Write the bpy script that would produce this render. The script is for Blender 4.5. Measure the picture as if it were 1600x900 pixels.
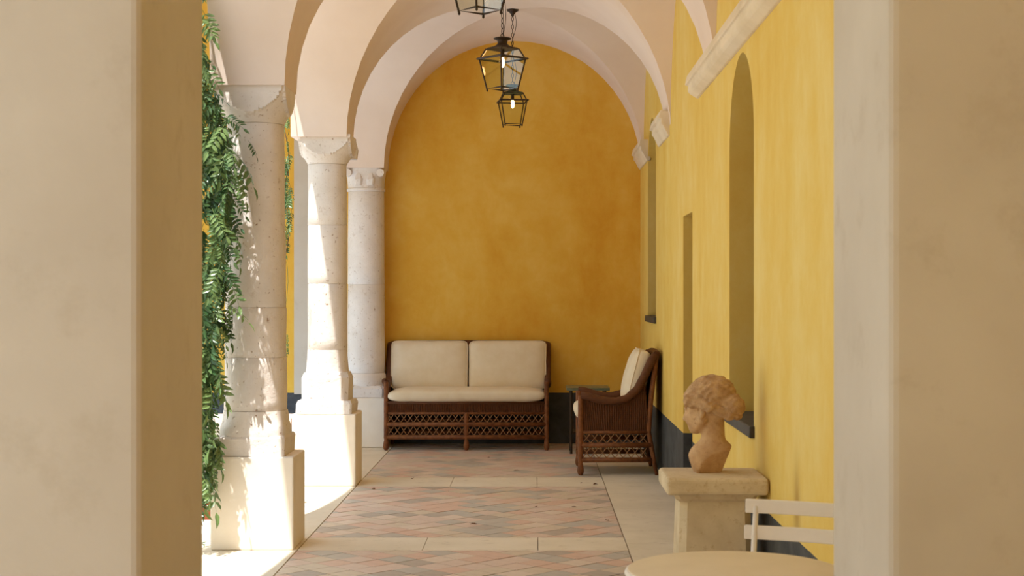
import bpy, bmesh, math, random
import numpy as np
from mathutils import Vector, Matrix, noise as mnoise

for o in list(bpy.data.objects):
    bpy.data.objects.remove(o)
SC = bpy.context.scene
COL = SC.collection
R = math.radians

# ------------------------------------------------------------------ camera
H = 1.42                     # eye height
F = 2400.0                   # focal length in pixels of a 1600 px frame
cam_d = bpy.data.cameras.new('camera')
cam_d.sensor_width = 36.0
cam_d.lens = F / 1600 * 36.0
cam_d.shift_x = -35 / 1600
cam_d.shift_y = 8 / 1600
cam_d.clip_start = 0.05
cam_d.dof.use_dof = True
cam_d.dof.focus_distance = 11.0
cam_d.dof.aperture_fstop = 9.0
cam = bpy.data.objects.new('camera', cam_d)
cam.location = (0, 0, H)
cam.rotation_euler = (R(90), 0, 0)
COL.objects.link(cam)
SC.camera = cam

# ------------------------------------------------------------------ world, sun, exposure
world = bpy.data.worlds.new('sky')
SC.world = world
world.use_nodes = True
wn = world.node_tree.nodes
bg = wn['Background']
bg.inputs['Color'].default_value = (0.66, 0.83, 1.0, 1)
bg.inputs['Strength'].default_value = 2.7
sun_d = bpy.data.lights.new('sun', 'SUN')
sun_d.energy = 10.5
sun_d.angle = R(0.53)
sun_d.color = (1.0, 0.97, 0.91)
sun = bpy.data.objects.new('sun', sun_d)
sun.rotation_euler = Vector((1.0, 3.1, -8.4)).to_track_quat('-Z', 'Y').to_euler()
sun.location = (-4, -4, 12)
COL.objects.link(sun)
vs = SC.view_settings
vs.view_transform = 'Standard'
vs.look = 'None'
vs.gamma = 1.0
vs.use_curve_mapping = False
vs.exposure = -0.27
SC.cycles.max_bounces = 16
SC.cycles.diffuse_bounces = 12
SC.cycles.transparent_max_bounces = 24

# ------------------------------------------------------------------ materials
def srgb(r, g, b):
    f = lambda c: (c / 255 / 12.92) if c / 255 <= 0.04045 else ((c / 255 + 0.055) / 1.055) ** 2.4
    return (f(r), f(g), f(b), 1)

class NT:
    def __init__(self, name):
        self.m = bpy.data.materials.new(name)
        self.m.use_nodes = True
        self.t = self.m.node_tree
        self.n = self.t.nodes
        self.b = self.n['Principled BSDF']
    def add(self, kind, **kw):
        nd = self.n.new(kind)
        for k, v in kw.items():
            setattr(nd, k, v)
        return nd
    def link(self, a, b):
        self.t.links.new(a, b)
    def coord(self, scale=(1, 1, 1)):
        tc = self.add('ShaderNodeTexCoord')
        mp = self.add('ShaderNodeMapping')
        mp.inputs['Scale'].default_value = scale
        self.link(tc.outputs['Object'], mp.inputs['Vector'])
        return mp.outputs['Vector']
    def noise(self, vec, scale, detail=4, rough=0.55, dist=0.0):
        nz = self.add('ShaderNodeTexNoise')
        nz.inputs['Scale'].default_value = scale
        nz.inputs['Detail'].default_value = detail
        nz.inputs['Roughness'].default_value = rough
        nz.inputs['Distortion'].default_value = dist
        self.link(vec, nz.inputs['Vector'])
        return nz.outputs['Fac']
    def ramp(self, fac, stops):
        r = self.add('ShaderNodeValToRGB')
        els = r.color_ramp.elements
        while len(els) < len(stops):
            els.new(0.5)
        for e, (p, c) in zip(els, stops):
            e.position = p
            e.color = c if len(c) == 4 else (*c, 1)
        self.link(fac, r.inputs['Fac'])
        return r.outputs['Color']
    def mix(self, fac, a, b, mode='MIX'):
        mx = self.add('ShaderNodeMix', data_type='RGBA', blend_type=mode)
        for sock, v in ((mx.inputs[0], fac), (mx.inputs[6], a), (mx.inputs[7], b)):
            if hasattr(v, 'is_linked'):
                self.link(v, sock)
            else:
                sock.default_value = v
        return mx.outputs[2]
    def math(self, op, a, b=0.0):
        m = self.add('ShaderNodeMath', operation=op)
        for sock, v in ((m.inputs[0], a), (m.inputs[1], b)):
            if hasattr(v, 'is_linked'):
                self.link(v, sock)
            else:
                sock.default_value = v
        return m.outputs[0]
    def bump(self, h, strength=0.3, dist=0.01):
        bp = self.add('ShaderNodeBump')
        bp.inputs['Strength'].default_value = strength
        bp.inputs['Distance'].default_value = dist
        self.link(h, bp.inputs['Height'])
        self.link(bp.outputs['Normal'], self.b.inputs['Normal'])
    def color(self, c):
        if hasattr(c, 'is_linked'):
            self.link(c, self.b.inputs['Base Color'])
        else:
            self.b.inputs['Base Color'].default_value = c
    def rough(self, v):
        self.b.inputs['Roughness'].default_value = v
        self.b.inputs['Specular IOR Level'].default_value = 0.25

def grey(v):
    return (v, v, v, 1)

def mottled(name, c1, c2, scale, rough=0.85, bscale=40, bstr=0.15, bdist=0.006, c3=None, lo=0.35, hi=0.65):
    t = NT(name)
    v = t.coord()
    n1 = t.noise(v, scale, 5, 0.6)
    col = t.ramp(n1, [(lo, c1), (hi, c2)])
    if c3:
        n2 = t.noise(v, scale * 3.7, 6, 0.7)
        f = t.ramp(n2, [(0.56, grey(0)), (0.75, grey(1))])
        col = t.mix(f, col, c3)
    t.color(col)
    t.rough(rough)
    t.bump(t.noise(v, bscale, 5, 0.65), bstr, bdist)
    return t.m

M = {}
M['plaster'] = mottled('vault_plaster', srgb(223, 205, 192), srgb(231, 215, 204), 1.2, 0.92, 30, 0.12)
M['pier_plaster'] = mottled('pier_plaster', srgb(192, 182, 168), srgb(202, 193, 180), 1.6, 0.92, 22, 0.18, c3=srgb(186, 175, 159))
M['white_plaster'] = mottled('white_plaster', srgb(232, 222, 208), srgb(240, 232, 220), 3.0, 0.9, 40, 0.12)
M['ledge_stone'] = mottled('ledge_stone', srgb(215, 200, 176), srgb(228, 214, 192), 4.0, 0.9, 30, 0.2)
M['floor_stone'] = mottled('floor_stone', srgb(216, 204, 182), srgb(228, 216, 196), 2.4, 0.6, 60, 0.1, c3=srgb(200, 186, 164))
M['grout'] = mottled('grout', srgb(150, 130, 110), srgb(165, 146, 124), 6, 0.9)
M['gravel'] = mottled('court_gravel', srgb(184, 180, 172), srgb(200, 196, 188), 20, 0.95, 80, 0.4)
M['dark_sill'] = mottled('dark_sill', srgb(62, 60, 58), srgb(78, 76, 72), 6, 0.55, 40, 0.1)
M['sandstone'] = mottled('bust_sandstone', srgb(178, 142, 104), srgb(204, 170, 130), 14, 0.9, 120, 0.5, 0.004, c3=srgb(158, 122, 86))
M['hairstone'] = mottled('hair_sandstone', srgb(164, 128, 92), srgb(198, 164, 124), 28, 0.92, 90, 0.8, 0.006, c3=srgb(142, 106, 72))
M['pedestal'] = mottled('pedestal_stone', srgb(200, 182, 150), srgb(216, 200, 170), 7, 0.9, 90, 0.3, 0.004, c3=srgb(182, 156, 116))
M['white_paint'] = mottled('white_paint', srgb(230, 224, 214), srgb(236, 230, 222), 8, 0.45, 60, 0.02)
M['table_paint'] = mottled('table_paint', srgb(220, 206, 176), srgb(226, 212, 184), 8, 0.5, 60, 0.02)
M['cushion'] = mottled('linen_cushion', srgb(224, 210, 184), srgb(230, 218, 196), 9, 0.95, 260, 0.25, 0.002)
M['iron'] = mottled('dark_iron', srgb(44, 33, 24), srgb(62, 46, 32), 20, 0.5, 60, 0.1)
M['verdigris'] = mottled('verdigris_cap', srgb(50, 42, 30), srgb(74, 88, 60), 18, 0.6, 60, 0.1)
M['terracotta'] = mottled('terracotta', srgb(150, 78, 52), srgb(170, 94, 64), 8, 0.85)
M['bark'] = mottled('bark', srgb(96, 74, 52), srgb(128, 104, 76), 20, 0.9, 60, 0.5)
M['dry_leaf'] = mottled('dry_leaf', srgb(88, 54, 32), srgb(116, 76, 44), 30, 0.9)
M['dark_wood'] = mottled('dark_wood', srgb(46, 30, 20), srgb(62, 42, 28), 12, 0.6)
M['patina_glass'] = mottled('patina_top', srgb(92, 100, 84), srgb(112, 118, 100), 10, 0.3)

# column stone: pale limestone with pits and brown stains
t = NT('column_stone')
v = t.coord()
base = t.ramp(t.noise(v, 3.0, 6, 0.65), [(0.3, srgb(214, 205, 198)), (0.7, srgb(234, 226, 221))])
st = t.ramp(t.noise(v, 9.0, 6, 0.7), [(0.60, grey(0)), (0.72, grey(0.55))])
base = t.mix(st, base, srgb(176, 152, 130))
pits = t.ramp(t.noise(v, 46, 3, 0.6), [(0.27, grey(0)), (0.36, grey(1))])
base = t.mix(pits, srgb(168, 142, 122), base)
t.color(base); t.rough(0.92)
hh = t.math('ADD', t.noise(v, 14, 6, 0.7), t.math('MULTIPLY', pits, 0.5))
t.bump(hh, 0.5, 0.012)
M['column'] = t.m

# ochre wall with dark dado paint below 0.48 m and one soft brown upright patch
def ochre(name, c_lo, c_mid, c_hi, dado=True, brown_patch=None):
    t = NT(name)
    tc = t.add('ShaderNodeTexCoord')
    v = tc.outputs['Object']
    mp = t.add('ShaderNodeMapping'); mp.inputs['Scale'].default_value = (1, 1, 0.45)
    t.link(v, mp.inputs['Vector'])
    n1 = t.noise(mp.outputs['Vector'], 1.5, 8, 0.62, 0.4)
    n2 = t.noise(v, 5.0, 8, 0.7, 0.3)
    f = t.math('ADD', t.math('MULTIPLY', n1, 0.65), t.math('MULTIPLY', n2, 0.35))
    col = t.ramp(f, [(0.36, c_lo), (0.5, c_mid), (0.66, c_hi)])
    sep = t.add('ShaderNodeSeparateXYZ'); t.link(v, sep.inputs[0])
    if brown_patch:
        sy, sz = brown_patch
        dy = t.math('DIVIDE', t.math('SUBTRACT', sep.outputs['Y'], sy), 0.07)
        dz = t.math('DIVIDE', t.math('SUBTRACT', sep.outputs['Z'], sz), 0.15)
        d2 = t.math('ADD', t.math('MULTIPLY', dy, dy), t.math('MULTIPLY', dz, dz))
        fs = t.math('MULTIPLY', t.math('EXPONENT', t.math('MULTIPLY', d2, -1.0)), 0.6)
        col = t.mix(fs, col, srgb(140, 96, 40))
    if dado:
        wob = t.math('MULTIPLY', t.math('SUBTRACT', t.noise(v, 9, 2), 0.5), 0.006)
        z = t.math('ADD', sep.outputs['Z'], wob)
        fac = t.math('LESS_THAN', z, 0.48)
        gcol = t.ramp(n2, [(0.35, srgb(62, 63, 65)), (0.65, srgb(84, 86, 88))])
        col = t.mix(fac, col, gcol)
    t.color(col); t.rough(0.9)
    t.bump(t.noise(v, 24, 6, 0.65), 0.16, 0.008)
    return t.m
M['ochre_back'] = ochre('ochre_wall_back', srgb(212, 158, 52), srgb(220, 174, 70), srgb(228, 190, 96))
M['ochre_side'] = ochre('ochre_wall_side', srgb(216, 180, 86), srgb(222, 192, 104), srgb(226, 204, 132), brown_patch=(5.85, 0.60))

# tiles: pink, terracotta and grey, one tone per tile
def tile_mat(name, a, b):
    m_ = mottled(name, srgb(*a), srgb(*b), 16, 0.5, 40, 0.12, 0.003)
    m_.node_tree.nodes['Principled BSDF'].inputs['Specular IOR Level'].default_value = 0.5
    return m_
TILES = [tile_mat('tile_pink', (216, 194, 180), (206, 184, 170)),
         tile_mat('tile_terracotta', (216, 184, 166), (204, 174, 158)),
         tile_mat('tile_grey', (192, 184, 174), (180, 174, 166)),
         tile_mat('tile_tan', (212, 196, 176), (200, 184, 166)),
         tile_mat('tile_dark', (182, 170, 158), (172, 160, 150)),
         tile_mat('tile_pale', (220, 202, 186), (212, 194, 178))]

# wicker
t = NT('wicker')
v = t.coord()
w = t.add('ShaderNodeTexWave', wave_type='BANDS', bands_direction='Z')
w.inputs['Scale'].default_value = 42; w.inputs['Distortion'].default_value = 1.5
t.link(v, w.inputs['Vector'])
col = t.mix(t.noise(v, 18, 5, 0.7), srgb(66, 38, 22), srgb(122, 76, 46))
col = t.mix(t.math('MULTIPLY', w.outputs['Fac'], 0.35), col, srgb(62, 36, 22))
t.color(col); t.rough(0.55)
t.bump(w.outputs['Fac'], 0.5, 0.004)
M['wicker'] = t.m
M['cane'] = mottled('cane', srgb(134, 84, 48), srgb(104, 62, 36), 24, 0.5, 60, 0.2)
M['lattice'] = mottled('lattice_cane', srgb(164, 122, 84), srgb(138, 98, 66), 24, 0.5, 60, 0.2)

# leaves
def leaf_mat(name, a, b):
    t = NT(name)
    oi = t.add('ShaderNodeObjectInfo')
    v = t.coord()
    n = t.noise(v, 30, 3)
    f = t.math('ADD', t.math('MULTIPLY', oi.outputs['Random'], 0.7), t.math('MULTIPLY', n, 0.3))
    c = t.ramp(f, [(0.1, srgb(*a)), (0.9, srgb(*b))])
    t.color(c); t.rough(0.30)
    t.b.inputs['Specular IOR Level'].default_value = 0.5
    tr = t.add('ShaderNodeBsdfTranslucent')
    t.link(c, tr.inputs['Color'])
    ms = t.add('ShaderNodeMixShader'); ms.inputs[0].default_value = 0.28
    out = t.n['Material Output']
    t.link(t.b.outputs[0], ms.inputs[1]); t.link(tr.outputs[0], ms.inputs[2])
    t.link(ms.outputs[0], out.inputs['Surface'])
    return t.m
M['leaf'] = leaf_mat('wisteria_leaf', (50, 84, 50), (124, 148, 90))
M['stem'] = mottled('green_stem', srgb(110, 112, 60), srgb(130, 122, 74), 20, 0.7)

# lantern glass: thin clear pane, reflective at grazing angles
t = NT('lantern_glass')
tr = t.add('ShaderNodeBsdfTransparent'); tr.inputs[0].default_value = (0.93, 0.95, 0.90, 1)
gl = t.add('ShaderNodeBsdfGlossy'); gl.inputs['Roughness'].default_value = 0.03
fr = t.add('ShaderNodeFresnel'); fr.inputs['IOR'].default_value = 1.5
ms = t.add('ShaderNodeMixShader')
t.link(t.math('MULTIPLY', fr.outputs[0], 0.13), ms.inputs[0]); t.link(tr.outputs[0], ms.inputs[1]); t.link(gl.outputs[0], ms.inputs[2])
t.link(ms.outputs[0], t.n['Material Output'].inputs['Surface'])
M['glass'] = t.m
t = NT('bulb_glow')
t.b.inputs['Base Color'].default_value = (1, 0.8, 0.5, 1)
t.b.inputs['Emission Color'].default_value = (1.0, 0.62, 0.28, 1)
t.b.inputs['Emission Strength'].default_value = 14
M['bulb'] = t.m

# ------------------------------------------------------------------ mesh helpers
class MB:
    def __init__(self):
        self.v, self.f = [], []
    def add(self, vs, fs):
        o = len(self.v)
        self.v += [tuple(p) for p in vs]
        self.f += [tuple(i + o for i in f) for f in fs]
        return self
    def box(self, x0, x1, y0, y1, z0, z1):
        vs = [(x, y, z) for z in (z0, z1) for y in (y0, y1) for x in (x0, x1)]
        return self.add(vs, [(0, 2, 3, 1), (4, 5, 7, 6), (0, 1, 5, 4), (2, 6, 7, 3), (0, 4, 6, 2), (1, 3, 7, 5)])
    def tube(self, pts, r, n=8, closed=False, cap=True):
        pts = [Vector(p) for p in pts]
        k = len(pts)
        rs = r if isinstance(r, (list, tuple)) else [r] * k
        vs, prev = [], None
        for i, p in enumerate(pts):
            if closed:
                d = pts[(i + 1) % k] - pts[i - 1]
            else:
                d = pts[min(i + 1, k - 1)] - pts[max(i - 1, 0)]
            d.normalize()
            if prev is None:
                up = Vector((0, 0, 1)) if abs(d.z) < 0.9 else Vector((1, 0, 0))
                a = d.cross(up).normalized()
            else:
                a = (prev - d * prev.dot(d)).normalized()
            prev = a
            b = d.cross(a)
            for j in range(n):
                t_ = 2 * math.pi * j / n
                vs.append(p + (a * math.cos(t_) + b * math.sin(t_)) * rs[i])
        fs = []
        for i in range(k if closed else k - 1):
            for j in range(n):
                i2 = (i + 1) % k
                fs.append((i * n + j, i * n + (j + 1) % n, i2 * n + (j + 1) % n, i2 * n + j))
        if cap and not closed:
            fs.append(tuple(range(n))[::-1])
            fs.append(tuple((k - 1) * n + j for j in range(n)))
        return self.add(vs, fs)
    def lathe(self, prof, n=32, c=(0, 0, 0), cap=True):
        vs = [(c[0] + r * math.cos(2 * math.pi * j / n), c[1] + r * math.sin(2 * math.pi * j / n), c[2] + z)
              for r, z in prof for j in range(n)]
        fs = [(i * n + j, i * n + (j + 1) % n, (i + 1) * n + (j + 1) % n, (i + 1) * n + j)
              for i in range(len(prof) - 1) for j in range(n)]
        if cap:
            fs.append(tuple(range(n))[::-1])
            fs.append(tuple((len(prof) - 1) * n + j for j in range(n)))
        return self.add(vs, fs)
    def loft(self, rings, cap=True):
        n = len(rings[0])
        vs = [p for r in rings for p in r]
        fs = [(i * n + j, i * n + (j + 1) % n, (i + 1) * n + (j + 1) % n, (i + 1) * n + j)
              for i in range(len(rings) - 1) for j in range(n)]
        if cap:
            fs.append(tuple(range(n))[::-1])
            fs.append(tuple((len(rings) - 1) * n + j for j in range(n)))
        return self.add(vs, fs)
    def grid(self, g):
        k, n = len(g), len(g[0])
        vs = [p for r in g for p in r]
        fs = [(i * n + j, i * n + j + 1, (i + 1) * n + j + 1, (i + 1) * n + j) for i in range(k - 1) for j in range(n - 1)]
        return self.add(vs, fs)
    def mesh(self, name, mat, smooth=False):
        me = bpy.data.meshes.new(name)
        me.from_pydata(self.v, [], self.f)
        me.materials.append(M[mat] if isinstance(mat, str) else mat)
        if smooth:
            me.polygons.foreach_set('use_smooth', [True] * len(me.polygons))
        me.update()
        return me
    def build(self, name, mat, parent=None, smooth=False, bevel=0, seg=2, rough=0, auto=None):
        me = self.mesh(name, mat, smooth)
        if bevel or rough:
            bm = bmesh.new(); bm.from_mesh(me)
            bmesh.ops.remove_doubles(bm, verts=bm.verts, dist=1e-5)
            if bevel:
                es = [e for e in bm.edges if len(e.link_faces) == 2 and e.calc_face_angle(0) > 0.5]
                bmesh.ops.bevel(bm, geom=es, offset=bevel, segments=seg, affect='EDGES', profile=0.5)
            bmesh.ops.recalc_face_normals(bm, faces=bm.faces)
            if rough:
                for q in bm.verts:
                    d = mnoise.noise_vector(q.co * 9) * rough
                    q.co += d
            bm.to_mesh(me); bm.free()
        if auto is not None:
            sharp(me, auto)
        return link(name, me, parent)

def sharp(me, ang=35):
    me.polygons.foreach_set('use_smooth', [True] * len(me.polygons))
    me.set_sharp_from_angle(angle=R(ang))

def link(name, me, parent=None):
    o = bpy.data.objects.new(name, me)
    COL.objects.link(o)
    if parent:
        o.parent = parent
    return o

def empty(name, loc=(0, 0, 0), rz=0):
    o = bpy.data.objects.new(name, None)
    o.empty_display_size = 0.1
    o.location = loc
    o.rotation_euler = (0, 0, rz)
    COL.objects.link(o)
    return o

def tag(o, label, cat, group=None, kind=None):
    o['label'] = label
    o['category'] = cat
    if group:
        o['group'] = group
    if kind:
        o['kind'] = kind
    return o

def struct(o, label=None, cat=None):
    o['kind'] = 'structure'
    if label:
        o['label'] = label
    if cat:
        o['category'] = cat
    return o

def copy_tree(o, parent=None):
    c = o.copy(); COL.objects.link(c)
    c.parent = parent
    for ch in list(o.children):
        copy_tree(ch, c)
    return c

def baked(o, mods):
    """apply boolean cutters to object o and return the new mesh"""
    dg = bpy.context.evaluated_depsgraph_get()
    dg.update()
    me = bpy.data.meshes.new_from_object(o.evaluated_get(dg))
    for m_ in list(o.modifiers):
        o.modifiers.remove(m_)
    old = o.data
    o.data = me
    for c in mods:
        cm = c.data
        bpy.data.objects.remove(c)
        bpy.data.meshes.remove(cm)
    return o

def cut(o, cutters):
    for c in cutters:
        md = o.modifiers.new('cut', 'BOOLEAN')
        md.operation = 'DIFFERENCE'; md.solver = 'EXACT'; md.object = c
    return baked(o, cutters)

def prism(profile, axis, a0, a1, mat='plaster'):
    """profile: 2D points; axis 'x': points are (y,z); axis 'y': points are (x,z)"""
    mb = MB()
    if axis == 'x':
        r0 = [(a0, p, q) for p, q in profile]; r1 = [(a1, p, q) for p, q in profile]
    else:
        r0 = [(p, a0, q) for p, q in profile]; r1 = [(p, a1, q) for p, q in profile]
    mb.loft([r0, r1])
    me = mb.mesh('cutter', mat)
    bm = bmesh.new(); bm.from_mesh(me)
    bmesh.ops.recalc_face_normals(bm, faces=bm.faces)
    bm.to_mesh(me); bm.free()
    return link('cutter', me)

def arch_profile(c, hw, z0, zs, rise, n=24):
    pts = [(c - hw, z0), (c + hw, z0)]
    for i in range(n + 1):
        a = math.pi * i / n
        pts.append((c + hw * math.cos(a), zs + rise * math.sin(a)))
    return pts

# ------------------------------------------------------------------ layout constants
XW = 1.0                      # right wall face
XI, XO = -1.38, -1.79         # inner and outer face of the arcade
YB = 14.5                     # end wall
ZS, RZ = 2.57, 1.23           # vault springing height, rise
NEAR0, NEAR1 = 3.0, 3.57      # the cross wall with the opening we look through
BAYS = [(-2.18, 0.2), (0.6, 3.0), (3.57, 5.68), (6.10, 8.48), (8.90, 11.28), (11.70, 14.08)]
PIERS = [(0.2, 0.6), (5.68, 6.10), (8.48, 8.90), (11.28, 11.70)]

# ------------------------------------------------------------------ floor
floor = MB().box(-1.86, 1.45, -2.6, 14.9, -0.12, -0.012).build('floor', 'grout')
struct(floor)
BX = 0.52                     # inner edge of the stone band by the wall
LX = -1.31
def slab(x0, x1, y0, y1, name='stone_slab'):
    MB().box(x0, x1, y0, y1, -0.012, 0.0).build(name, 'floor_stone', floor)
bands = [(-0.2, 0.6), (3.0, 3.57), (5.68, 6.10), (8.48, 8.92), (11.28, 11.83)]
ys = [-2.6, 1.0, 3.0, 4.4, 5.9, 7.3, 8.7, 10.1, 11.55, 13.0, 14.5]
for a, b in zip(ys[:-1], ys[1:]):
    slab(BX + 0.004, XW, a + 0.002, b - 0.002)
    slab(-1.85, LX - 0.004, a + 0.002, b - 0.002)
for a, b in bands:
    for x0, x1 in ((LX, -0.62), (-0.62, 0.02), (0.02, BX)):
        slab(x0 + 0.002, x1 - 0.002, a, b)

def clip(poly, x0, x1, y0, y1):
    for ax, lim, sg in ((0, x0, 1), (0, x1, -1), (1, y0, 1), (1, y1, -1)):
        out = []
        for i in range(len(poly)):
            p, q = poly[i - 1], poly[i]
            dp, dq = sg * (p[ax] - lim), sg * (q[ax] - lim)
            if (dp >= 0) != (dq >= 0):
                s = dp / (dp - dq)
                out.append((p[0] + s * (q[0] - p[0]), p[1] + s * (q[1] - p[1])))
            if dq >= 0:
                out.append(q)
        poly = out
        if not poly:
            return []
    return poly

rnd = random.Random(5)
TS = 0.150
HD = TS * math.sqrt(2) / 2
g = 0.004
def tile_mesh(poly, mat):
    n = len(poly)
    mb = MB()
    mb.add([(x, y, -0.012) for x, y in poly] + [(x, y, 0.0) for x, y in poly],
           [tuple(range(n, 2 * n))] + [(i, (i + 1) % n, n + (i + 1) % n, n + i) for i in range(n)])
    return mb.mesh('floor_tile', mat)
shared = [tile_mesh([(HD - g, 0), (0, HD - g), (-HD + g, 0), (0, -HD + g)], m_) for m_ in TILES]
wts = [26, 18, 18, 18, 8, 14]
def tile_panel(y0, y1, ysplit=None, far=False):
    """tiles nearer than ysplit, or every tile of a far panel, are joined into one field"""
    x0, x1 = LX, BX
    fields = [MB() for _ in TILES]
    ny = int((y1 - y0) / HD) + 3
    nx = int((x1 - x0) / (2 * HD)) + 3
    for j in range(ny):
        for i in range(nx):
            cx = x0 + 0.05 + i * 2 * HD + (HD if j % 2 else 0) - HD
            cy = y0 + j * HD - 0.03
            full = [(cx + HD - g, cy), (cx, cy + HD - g), (cx - HD + g, cy), (cx, cy - HD + g)]
            p = clip(full, x0 + g, x1 - g, y0 + g, y1 - g)
            if len(p) < 3:
                continue
            ar = abs(sum(p[a - 1][0] * p[a][1] - p[a][0] * p[a - 1][1] for a in range(len(p)))) / 2
            if ar < 0.0008:
                continue
            mi = rnd.choices(range(6), wts)[0]
            if far or (ysplit and cy < ysplit):
                n = len(p)
                fields[mi].add([(x, y, -0.012) for x, y in p] + [(x, y, 0.0) for x, y in p],
                               [tuple(range(n, 2 * n))] + [(a, (a + 1) % n, n + (a + 1) % n, n + a) for a in range(n)])
            elif ar > 0.98 * 2 * (HD - g) ** 2:
                o = link('floor_tile', shared[mi], floor)
                o.location = (cx, cy, rnd.uniform(-0.0012, 0.0012))
            else:
                link('floor_tile', tile_mesh(p, TILES[mi]), floor)
    fs = [(k, f_) for k, f_ in enumerate(fields) if f_.v]
    if fs:
        mb = MB(); idx = []
        for k, f_ in fs:
            mb.add(f_.v, f_.f); idx += [k] * len(f_.f)
        me = mb.mesh('tile_field', TILES[0])
        for m_ in TILES[1:]:
            me.materials.append(m_)
        me.polygons.foreach_set('material_index', idx)
        link('tile_field', me, floor)['kind'] = 'stuff'
tile_panel(6.10, 8.48, 7.55)
tile_panel(8.92, 11.28)
tile_panel(11.83, 14.5, far=True)
# nearest panel, out of the frame: one plain sheet of the same tile
MB().box(LX + g, BX - g, 3.57, 5.68, -0.012, 0).build('tile_field', TILES[0], floor)
MB().box(LX + g, BX - g, 0.6, 3.0, -0.012, 0).build('tile_field', TILES[0], floor)

# ------------------------------------------------------------------ vaults
ceiling = struct(empty('ceiling', (0, 0, 0)))
AX = (XW + 0.005 - XI) / 2
CX = (XW + 0.005 + XI) / 2
NA = 28
UA = [math.pi * i / NA for i in range(NA + 1)]

def bay_webs(y0, y1, xl=XO):
    ay, cy = (y1 - y0) / 2, (y0 + y1) / 2
    # longitudinal cross barrel: left and right webs; left one runs out as the arch soffit to xl
    for side in (-1, 1):
        g_ = []
        for a in UA:
            vv = -math.cos(a)
            z = ZS + RZ * math.sin(a)
            edge = xl if side < 0 else CX + AX
            xe = CX + side * AX * abs(vv)
            row = [(edge, cy + ay * vv, z), (xe, cy + ay * vv, z)]
            g_.append(row if side < 0 else row[::-1])
        MB().grid(g_).build('vault_web', 'plaster', ceiling, smooth=True)

def barrel_strip(far_of, near_of, ya, yb):
    """strip of the long barrel between the far groin of one bay and the near groin of the next"""
    g_ = []
    for a in UA:
        u = -math.cos(a)
        z = ZS + RZ * math.sin(a)
        x = CX + AX * u
        p = ya if far_of is None else (far_of[0] + far_of[1]) / 2 + (far_of[1] - far_of[0]) / 2 * abs(u)
        q = yb if near_of is None else (near_of[0] + near_of[1]) / 2 - (near_of[1] - near_of[0]) / 2 * abs(u)
        g_.append([(x, p, z), (x, q, z)])
    MB().grid(g_).build('vault_web', 'plaster', ceiling, smooth=True)

for i, (a, b) in enumerate(BAYS):
    bay_webs(a, b)
barrel_strip(None, BAYS[0], -2.6, 0)
barrel_strip(BAYS[0], BAYS[1], 0, 0)
barrel_strip(BAYS[1], None, 0, NEAR0 + 0.02)
barrel_strip(None, BAYS[2], NEAR1 - 0.02, 0)
for i in range(2, 5):
    barrel_strip(BAYS[i], BAYS[i + 1], 0, 0)
barrel_strip(BAYS[5], None, 0, YB + 0.02)
MB().box(XO - 0.1, 1.6, -2.7, 15.0, 5.0, 5.15).build('roof_slab', 'plaster', ceiling)
MB().box(-5.3, XO + 0.02, 11.2, 15.0, 4.30, 4.45).build('roof_slab', 'plaster', ceiling)

# ------------------------------------------------------------------ walls
# end wall (ochre with dark dado), runs on to the left behind the corner of the cloister
wall_back = struct(MB().box(-5.3, 1.5, YB, YB + 0.35, 0, 5.0).build('wall_back', 'ochre_back'))
# right wall with two arched niches and one door opening
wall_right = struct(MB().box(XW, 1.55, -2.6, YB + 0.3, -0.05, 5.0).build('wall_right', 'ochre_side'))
cut(wall_right, [
    prism(arch_profile(7.435, 0.435, 0.79, 2.145, 0.435), 'x', 0.9, 1.36),
    prism([(9.72, -0.01), (10.32, -0.01), (10.32, 1.935), (9.72, 1.935)], 'x', 0.9, 1.30),
    prism(arch_profile(13.08, 0.45, 1.20, 2.46, 0.45), 'x', 0.9, 1.36)])
# sills and leaves of the openings
def window(n, y0, y1, z0, zs, rise):
    w_ = struct(empty('window_%d' % n, (1.3, (y0 + y1) / 2, z0)))
    hw = (y1 - y0) / 2
    mb = MB()
    pr = arch_profile(0, hw + 0.01, 0, zs - z0, rise + 0.01)
    mb.loft([[(0.0, p, q) for p, q in pr], [(0.05, p, q) for p, q in pr]])
    mb.build('shutter', 'dark_wood', w_)
    MB().box(-0.325, 0.05, -hw - 0.03, hw + 0.03, -0.03, 0.025).build('window_sill', 'dark_sill', w_, bevel=0.008)
window(1, 7.0, 7.87, 0.79, 2.145, 0.435)
window(2, 12.63, 13.53, 1.20, 2.46, 0.45)
door = struct(empty('door_1', (1.25, 10.02, 0)))
MB().box(0.0, 0.045, -0.31, 0.31, 0.0, 1.94).build('door_leaf', 'dark_wood', door)
for z in (0.5, 1.3):
    for s in (-1, 1):
        MB().box(-0.012, 0.002, s * 0.15 - 0.1, s * 0.15 + 0.1, z - 0.3, z + 0.3).build('door_panel', 'dark_wood', door, bevel=0.008)

# arcade wall above the columns
def arcade_wall():
    mb = MB()
    top = 5.0
    yy = -2.6
    edges = []
    for (a, b) in BAYS:
        ay, cy = (b - a) / 2, (a + b) / 2
        # outer face above the arch
        arc = [(XO, cy - ay * math.cos(t_), ZS + RZ * math.sin(t_)) for t_ in UA]
        up = [(XO, p[1], top) for p in arc]
        mb.grid([up, arc])
    solid = [(-2.6, -2.18), (0.2, 0.6), (NEAR0, NEAR1), (5.68, 6.10), (8.48, 8.90), (11.28, 11.70), (14.08, 14.5)]
    for a, b in solid:
        mb.box(XO, XI, a, b, ZS, top)
    return mb.build('wall_left', 'plaster')
wall_left = struct(arcade_wall())
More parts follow.
